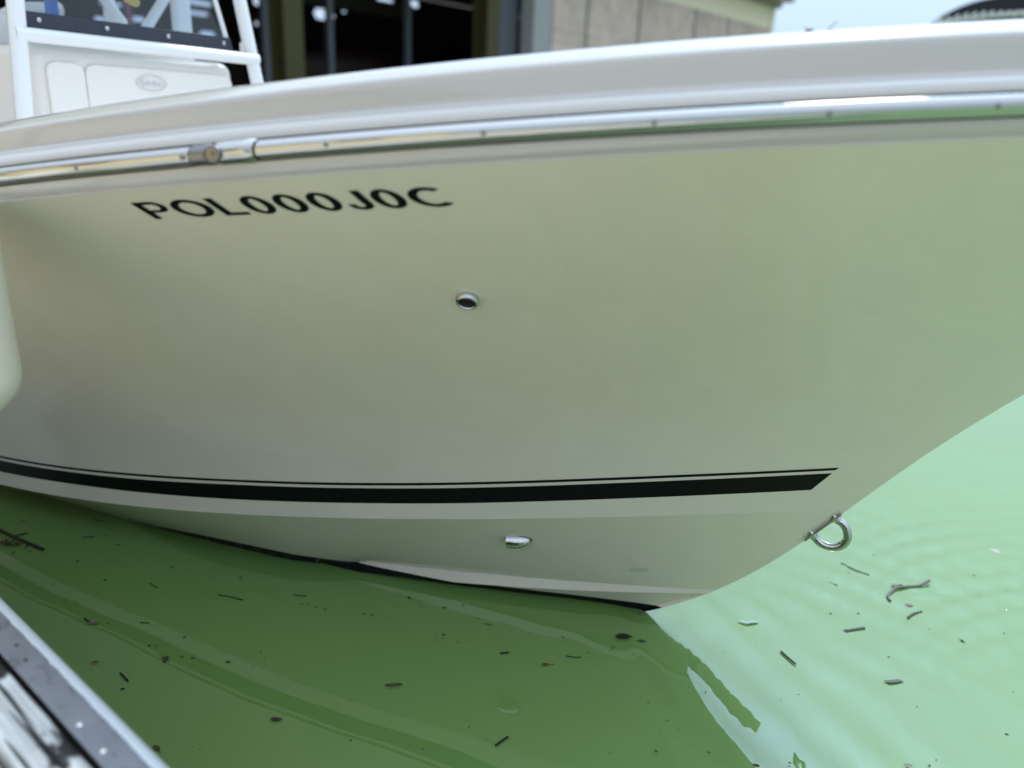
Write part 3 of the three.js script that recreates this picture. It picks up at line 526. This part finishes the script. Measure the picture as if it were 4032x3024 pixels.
// ------------------------------------------------------------------ floating debris
{
  const woodD = std(0.012, 0.011, 0.009, 0.7), woodM = std(0.05, 0.035, 0.022, 0.75), leafB = std(0.10, 0.050, 0.018, 0.7), leafG = std(0.03, 0.045, 0.018, 0.7), grey = std(0.10, 0.095, 0.11, 0.6), palePink = std(0.50, 0.42, 0.42, 0.9), foam = std(0.30, 0.44, 0.37, 0.6), greyW = std(0.16, 0.13, 0.12, 0.6);
  const bubble = std(1, 1, 1, 0.02, { transmission: 1, thickness: 0, ior: 1.4 });
  const leaf = (L, W, k, curl = 0.06) => grid(range(14), range(8, -1, 1), (t, w) => { const p = Math.pow(Math.sin(Math.PI * Math.pow(t, 0.8)), 0.75) * (1 + 0.18 * (noise(t * 9, w * 2 + k, k) - 0.5)); return [L * (t - 0.5), 0.0018 + curl * L * w * w * 0.5 + 0.02 * L * Math.sin(t * 5 + k), W / 2 * p * w + 0.08 * L * Math.sin(t * 3 + k)]; });
  const stick = (L, r, k, bend = 0.06) => tube(range(7).map((t) => [L * (t - 0.5), 0.4 * r + 0.0004, bend * L * (Math.sin(t * 3.3 + k) + 0.5 * (noise(t * 6, k, k) - 0.5))]), r, 24, 7);
  const chunk = (L, W, k) => { const g = new THREE.IcosahedronGeometry(0.5, 2), P = g.attributes.position; for (let i = 0; i < P.count; i++) { const x = P.getX(i), y = P.getY(i), z = P.getZ(i), f = 0.7 + 0.6 * noise(x * 3 + k * 7, z * 3 + y * 2, k); P.setXYZ(i, x * L * f, 0.0006 + y * 0.2 * W, z * W * f); } g.computeVertexNormals(); return g; };
  const make = {
    branch: (L, k) => [merge(stick(L, 0.0052, k, 0.02), stick(0.05, 0.002, 2).rotateY(1.1).translate(-0.03, 0, -0.012), stick(0.03, 0.0015, 3).rotateY(-0.9).translate(0.05, 0, 0.008)), woodD],
    litter: (L, k) => [merge(...range(8).map((t, i) => leaf(0.022 + 0.01 * t, 0.009, i).rotateY(i * 1.3).translate((noise(i, 1, 3) - 0.5) * L * 1.5, 0.001 * i * 0.3, (noise(i, 5, 4) - 0.5) * 0.03))), woodM],
    darkleaf: (L, k) => [merge(leaf(L, L * 0.5, k), stick(L * 0.35, 0.0006, k).translate(-L * 0.6, 0, 0)), greyW], stick: (L, k) => [stick(L, 0.0024, k, 0.01), woodD], bark: (L, k) => [merge(leaf(L, L * 0.42, k, 0.1), stick(L * 0.9, 0.0008, k).translate(0, 0.002, 0.002)), woodM],
    clump: (L, k) => [merge(chunk(L * 0.45, L * 0.35, k), chunk(L * 0.3, L * 0.25, k + 1).translate(L * 0.3, 0, L * 0.12), stick(L, 0.0006, k, 0.2), stick(L * 0.6, 0.0005, k + 2, 0.3).rotateY(1.2)), leafG],
    leafbrown: (L, k) => [merge(leaf(L, L * 0.5, k, 0.15), stick(L * 0.6, 0.0004, k).translate(L * 0.6, 0, 0)), leafB], twig: (L, k) => [stick(L, 0.0009 + L * 0.008, k, 0.05), woodD], blackleaf: (L, k) => [leaf(L, L * 0.5, k, 0.12), woodD],
    blade: (L, k) => [leaf(L, L * 0.22, k, 0.2), leafB], wisp: (L, k) => [merge(stick(L, 0.0004, k, 0.2), stick(L * 0.7, 0.0004, k + 1, 0.3).rotateY(0.6)), leafG], strip: (L, k) => [merge(stick(L, 0.0036, k, 0.01), chunk(0.011, 0.013, 2).translate(-L / 2, 0, 0)), grey],
    knobtwig: (L, k) => [merge(stick(L, 0.0019, k, 0.06), ...range(5).map((t, i) => new THREE.SphereGeometry(0.0032, 8, 6).translate(L * (t - 0.5), 0.001, 0.06 * L * Math.sin(t * 3.3 + k)))), grey], lump: (L, k) => [merge(chunk(L, L * 0.75, k), chunk(L * 0.5, L * 0.45, k + 4).translate(0.004, 0.002, 0.003)), greyW],
    bubble: (L, k) => [new THREE.SphereGeometry(L / 2, 24, 12, 0, Math.PI * 2, 0, Math.PI / 2).scale(1, 0.7, 1), bubble], chip: (L, k) => [new RoundedBoxGeometry(L, 0.0016, L * 0.24, 1, 0.0006).applyMatrix4(new THREE.Matrix4().makeShear(0, 0, 0, 0, 0.9, 0)).translate(0, 0.0012, 0), grey],
    curve: (L, k) => [merge(tube([[-0.085, 0.001, 0.054], [-0.083, 0.003, 0.034], [-0.064, 0.004, 0.013], [-0.036, 0.004, -0.013], [-0.001, 0.004, -0.021], [0.04, 0.005, -0.029], [0.084, 0.009, -0.054]], 0.0042, 60, 10), chunk(0.020, 0.012, 3).translate(-0.034, 0.003, -0.028)), greyW],
    foam: (L, k) => [merge(...range(9).map((t, i) => chunk(0.009 + 0.006 * noise(i * 1.7, 2, 1), 0.008 + 0.004 * noise(i * 1.3, 4, 1), i).scale(1, 0.5, 1).translate(L * (t - 0.5), 0, 0.009 * (noise(i * 1.9, 7, 2) - 0.5)))), foam], pale: (L, k) => [merge(...range(10).map((t, i) => chunk(L * (0.22 + 0.16 * noise(i * 1.7, 3, 1)), L * (0.16 + 0.16 * noise(i * 1.3, 5, 1)), i).scale(1, 0.3, 1).rotateY(i).translate(L * 0.75 * (t - 0.5), 0.0004 * (i % 3), L * 0.22 * (noise(i * 2.1, 7, 2) - 0.5)))), palePink],
  };
  const big = [
    ['branch', -1.506, -2.079, 0.2293, -0.51, 'branch', 'dark knotty branch floating at the left edge of the water'], ['litter', -1.52, -2.058, 0.0499, 0.08, 'leaf_litter', 'clump of brown leaf litter below the dark branch'], ['darkleaf', -1.073, -1.689, 0.0294, 0.07, 'leaf', 'grey brown leaf touching a short stick near the dock edge'],
    ['stick', -0.896, -1.496, 0.038, -0.66, 'stick', 'short straight dark stick floating just off the dock edge'], ['stick', -1.096, -1.702, 0.0244, -0.53, 'stick', 'stubby dark stick lying against a grey brown leaf'], ['bark', -0.497, -1.383, 0.0269, 0.15, 'bark_piece', 'ragged brown piece of bark alone on the dark green water'],
    ['clump', -0.829, -1.569, 0.035, -0.9, 'weed_clump', 'small brown weed clump on the dark water off the dock'], ['leafbrown', -0.991, -1.542, 0.0159, 0.32, 'leaf', 'small brown leaf close beside the metal dock edge'], ['leafbrown', -0.723, -1.284, 0.0217, -0.64, 'leaf', 'brown leaf half hidden by the dock edge at the bottom'],
    ['twig', -0.763, -1.83, 0.0787, -0.18, 'twig', 'long thin crooked twig below the black waterline of the hull'], ['twig', -0.574, -1.854, 0.0365, 0.07, 'twig', 'dark curved twig above a row of four flecks'], ['twig', -0.996, -1.872, 0.04, -0.54, 'twig', 'slanting double twig in the dark water left of the hull'],
    ['twig', -1.311, -2.114, 0.0359, 0.03, 'twig', 'level twig under the dark stern end of the hull'], ['twig', -1.339, -2.219, 0.0366, -0.5, 'twig', 'small slanting twig nearest the hull at the far left'], ['twig', -0.943, -1.702, 0.0253, -0.06, 'twig', 'pale broken twig right of the grey brown leaf'],
    ['blackleaf', 0.328, -1.727, 0.0453, 0.04, 'leaf', 'large pointed black leaf floating below the stem'], ['clump', 0.373, -1.717, 0.0268, 0.38, 'weed_clump', 'olive weed clump right of the large black leaf'], ['stick', 0.011, -1.644, 0.0226, 0.28, 'stick', 'blunt dark stick in the bright green water'],
    ['twig', 0.188, -1.642, 0.0385, -0.11, 'twig', 'thin straight twig between the black leaf and the blunt stick'], ['leafbrown', 0.115, -1.606, 0.0197, 0.09, 'leaf', 'reddish brown leaf scrap below the thin straight twig'], ['blade', -0.252, -1.505, 0.0408, 0, 'leaf', 'slender rusty leaf blade in the middle of the green water'],
    ['stick', 0.012, -1.347, 0.0381, 0.8, 'stick', 'dark stick slanting up to the right at the bottom centre'], ['twig', -0.037, -1.76, 0.0197, 0, 'twig', 'tiny faint twig above the blunt dark stick'], ['wisp', 0.291, -1.682, 0.027, 1.08, 'weed_wisp', 'fine wisp of weed under the large black leaf'],
    ['twig', 1.108, -2.121, 0.0885, -0.79, 'twig', 'long straight twig on the pale water below the bow eye'], ['twig', 1.005, -2.033, 0.0254, -0.72, 'twig', 'short dark twig below the long straight one'], ['strip', 0.98, -1.807, 0.062, 0.26, 'wood_strip', 'grey wood strip with a knobbed end on the pale water'],
    ['knobtwig', 1.186, -1.891, 0.0608, 0.5, 'twig', 'knobbly grey twig below the brown lump'], ['lump', 1.189, -1.937, 0.0285, -0.01, 'bark_piece', 'brown bark lump under the curved root'], ['bubble', 1.473, -1.93, 0.018, 0.07, 'bubble', 'single clear air bubble near the right edge'],
    ['stick', 0.751, -1.674, 0.0546, -1.14, 'stick', 'thin black stick slanting on the pale water beside the bow reflection'], ['chip', 0.994, -1.601, 0.0408, 0.19, 'wood_chip', 'flat grey wood chip with slanted ends on the pale water'], ['curve', 1.228, -2.007, 0.2001, 0, 'root', 'curved brown root with an upturned end on the pale water'],
    ['twig', 1.4, -1.824, 0.0164, -1.42, 'twig', 'tiny slanting twig below the air bubble'], ['foam', 0.69, -1.823, 0.041, 0.07, 'foam_patch', 'small pale foam patch right of the stem'], ['pale', 1.629, -2.271, 0.0772, -0.07, 'leaf', 'pale pinkish leaf floating at the upper right'],
    ['clump', 1.263, -1.78, 0.0178, -0.77, 'weed_clump', 'tiny pale clump of scraps on the open water at right'], ['darkleaf', 0.904, -1.329, 0.0137, -0.43, 'leaf', 'dark leaf scrap at the bottom edge of the pale water'], ['bark', 0.562, -1.31, 0.017, -0.32, 'bark_piece', 'brown bark scrap at the bottom edge of the bow reflection'], ['lump', 0.396, -1.842, 0.020, 0.3, 'scum_lump', 'tiny pale scum lump at the foot of the stem'], ['twig', 0.838, -1.945, 0.0151, -1.09, 'twig', 'very short twig right of the stem above the foam patch'],
  ];
  big.forEach(([kind, x, z, L, yaw, name, label], k) => {
    const [g, m] = make[kind](L, k + 1), o = part(numbered(name), g, m, scene);
    o.position.set(x, 0.0012, z); o.rotation.y = yaw; tag(o, label, name.replace('_', ' '));
  });
  const zones = [['dark fleck of bark on the shaded green water by the dock', 'bark flecks on the dark water by the dock'], ['dark fleck of bark on the bright green water under the bow', 'bark flecks on the green water under the bow'], ['dark fleck of bark on the pale open water at right', 'bark flecks on the pale water at right']];
  const flecks = [[-1.565, -2.189, 0.02, 5], [-1.261, -2.124, 0.0146, 5], [-1.382, -2.043, 0.0095, 5], [-1.201, -2.078, 0.0134, 5], [-1.224, -2.049, 0.0085, 5], [-1.271, -1.978, 0.0138, 5], [-0.987, -1.967, 0.0138, 5], [-0.905, -1.934, 0.0081, 5], [-0.849, -1.922, 0.0072, 5], [-0.56, -1.815, 0.0095, 5], [-0.541, -1.817, 0.0086, 5], [-0.518, -1.805, 0.0077, 5], [-0.489, -1.796, 0.0085, 5], [-1.171, -1.781, 0.0093, 5], [-1.037, -1.694, 0.0102, 5], [-1.014, -1.745, 0.0075, 5], [-0.816, -1.652, 0.0112, 5], [-0.889, -1.614, 0.011, 5], [-0.873, -1.615, 0.0086, 5], [-0.793, -1.577, 0.0115, 5], [-0.764, -1.574, 0.0123, 5], [-0.674, -1.566, 0.0145, 5], [-0.605, -1.608, 0.0062, 5], [-0.881, -1.458, 0.0127, 5], [-0.632, -1.288, 0.0072, 5], [-0.607, -1.553, 0.0076, 5], [-1.249, -1.882, 0.0071, 5], [-1.275, -1.857, 0.0087, 5], [-1.097, -2.015, 0.0075, 5], [-1.483, -2.01, 0.014, 5], [-1.438, -2.018, 0.0112, 5], [-0.589, -1.587, 0.0077, 5], [-0.426, -1.595, 0.0054, 5], [-1.144, -1.888, 0.0133, 5], [-0.768, -1.929, 0.0126, 5], [-0.576, -1.436, 0.005, 5], [-0.266, -1.866, 0.0176, 6], [-0.233, -1.855, 0.0079, 6], [-0.227, -1.831, 0.0061, 6], [-0.163, -1.827, 0.0138, 6], [-0.38, -1.784, 0.0102, 6], [-0.355, -1.78, 0.0093, 6], [-0.417, -1.805, 0.006, 6], [-0.411, -1.869, 0.0062, 6], [-0.09, -1.811, 0.006, 6], [-0.063, -1.787, 0.0076, 6], [-0.111, -1.843, 0.0087, 6], [-0.172, -1.73, 0.0041, 6], [-0.132, -1.724, 0.0041, 6], [-0.168, -1.685, 0.0081, 6], [-0.153, -1.692, 0.0073, 6], [-0.111, -1.68, 0.0073, 6], [-0.083, -1.689, 0.0057, 6], [-0.151, -1.709, 0.0102, 6], [0.229, -1.659, 0.0104, 6], [0.164, -1.72, 0.0115, 6], [0.134, -1.61, 0.0078, 6], [0.237, -1.611, 0.0039, 6], [0.254, -1.6, 0.0039, 6], [-0.345, -1.453, 0.0058, 6], [-0.198, -1.471, 0.0044, 6], [0.078, -1.433, 0.0032, 6], [-0.063, -1.385, 0.0056, 6], [-0.024, -1.352, 0.0041, 6], [-0.319, -1.332, 0.0081, 6], [0.358, -1.49, 0.0066, 6], [0.351, -1.339, 0.0115, 6], [0.25, -1.328, 0.0061, 6], [0.414, -1.408, 0.0056, 6], [0.392, -1.434, 0.0071, 6], [-0.157, -1.316, 0.0067, 6], [-0.294, -1.825, 0.0069, 6], [-0.304, -1.774, 0.0059, 6], [0.298, -1.646, 0.0056, 6], [0.346, -1.665, 0.0056, 6], [0.369, -1.386, 0.0031, 6], [0.4, -1.381, 0.0031, 6], [0.109, -1.631, 0.0039, 6], [0.084, -1.698, 0.0041, 6], [0.1, -1.694, 0.0037, 6], [0.939, -1.877, 0.0124, 7], [1.021, -1.885, 0.0115, 7], [1.216, -2.04, 0.0165, 7], [1.024, -1.697, 0.009, 7], [1.29, -1.696, 0.0122, 7], [1.289, -1.613, 0.0117, 7], [1.284, -1.583, 0.0054, 7], [1.181, -1.437, 0.0093, 7], [0.973, -1.349, 0.0048, 7], [0.95, -1.333, 0.0074, 7], [1.011, -1.515, 0.0052, 7], [0.733, -1.538, 0.0113, 7], [0.588, -1.69, 0.0049, 7], [0.559, -1.627, 0.0055, 7], [0.553, -1.596, 0.0054, 7], [0.504, -1.533, 0.0068, 7], [0.468, -1.342, 0.0102, 7], [0.506, -1.381, 0.0062, 7], [0.64, -1.322, 0.0094, 7], [0.876, -1.801, 0.0077, 7], [1.036, -1.783, 0.0059, 7], [1.194, -1.825, 0.0052, 7], [1.237, -1.738, 0.0075, 7], [1.146, -1.685, 0.0081, 7], [1.479, -2.111, 0.0194, 7], [0.792, -1.375, 0.0042, 7], [0.927, -1.623, 0.0039, 7], [1.409, -2.043, 0.0085, 7], [1.208, -2.214, 0.0101, 7], [1.079, -2.099, 0.0077, 7], [1.032, -2.19, 0.007, 7], [1.208, -1.989, 0.0056, 7], [1.439, -1.96, 0.0073, 7], [1.507, -1.966, 0.0064, 7], [0.685, -1.521, 0.0052, 7], [0.489, -1.626, 0.0047, 7], [0.437, -1.363, 0.0041, 7]];
  const protos = range(5).map((_, k) => { const o = new THREE.Mesh(merge(chunk(0.01, 0.0035 + 0.0006 * k, k + 3), k % 2 ? chunk(0.005, 0.003, k).translate(0.004, 0, 0.001) : leaf(0.009, 0.003, k)), k === 4 ? woodM : woodD); o.castShadow = o.receiveShadow = true; return o; });
  flecks.forEach(([x, z, L, zone], i) => {
    const o = protos[i % 6].clone(); o.name = numbered('fleck'); scene.add(o);
    o.position.set(x, 0.0008, z); o.scale.setScalar(L / 0.0135); o.rotation.y = (hash(i, 3) - 0.5) * 1.2;
    tag(o, zones[zone - 5][0], 'fleck', zones[zone - 5][1]);
  });
}

renderer.render(scene, camera);
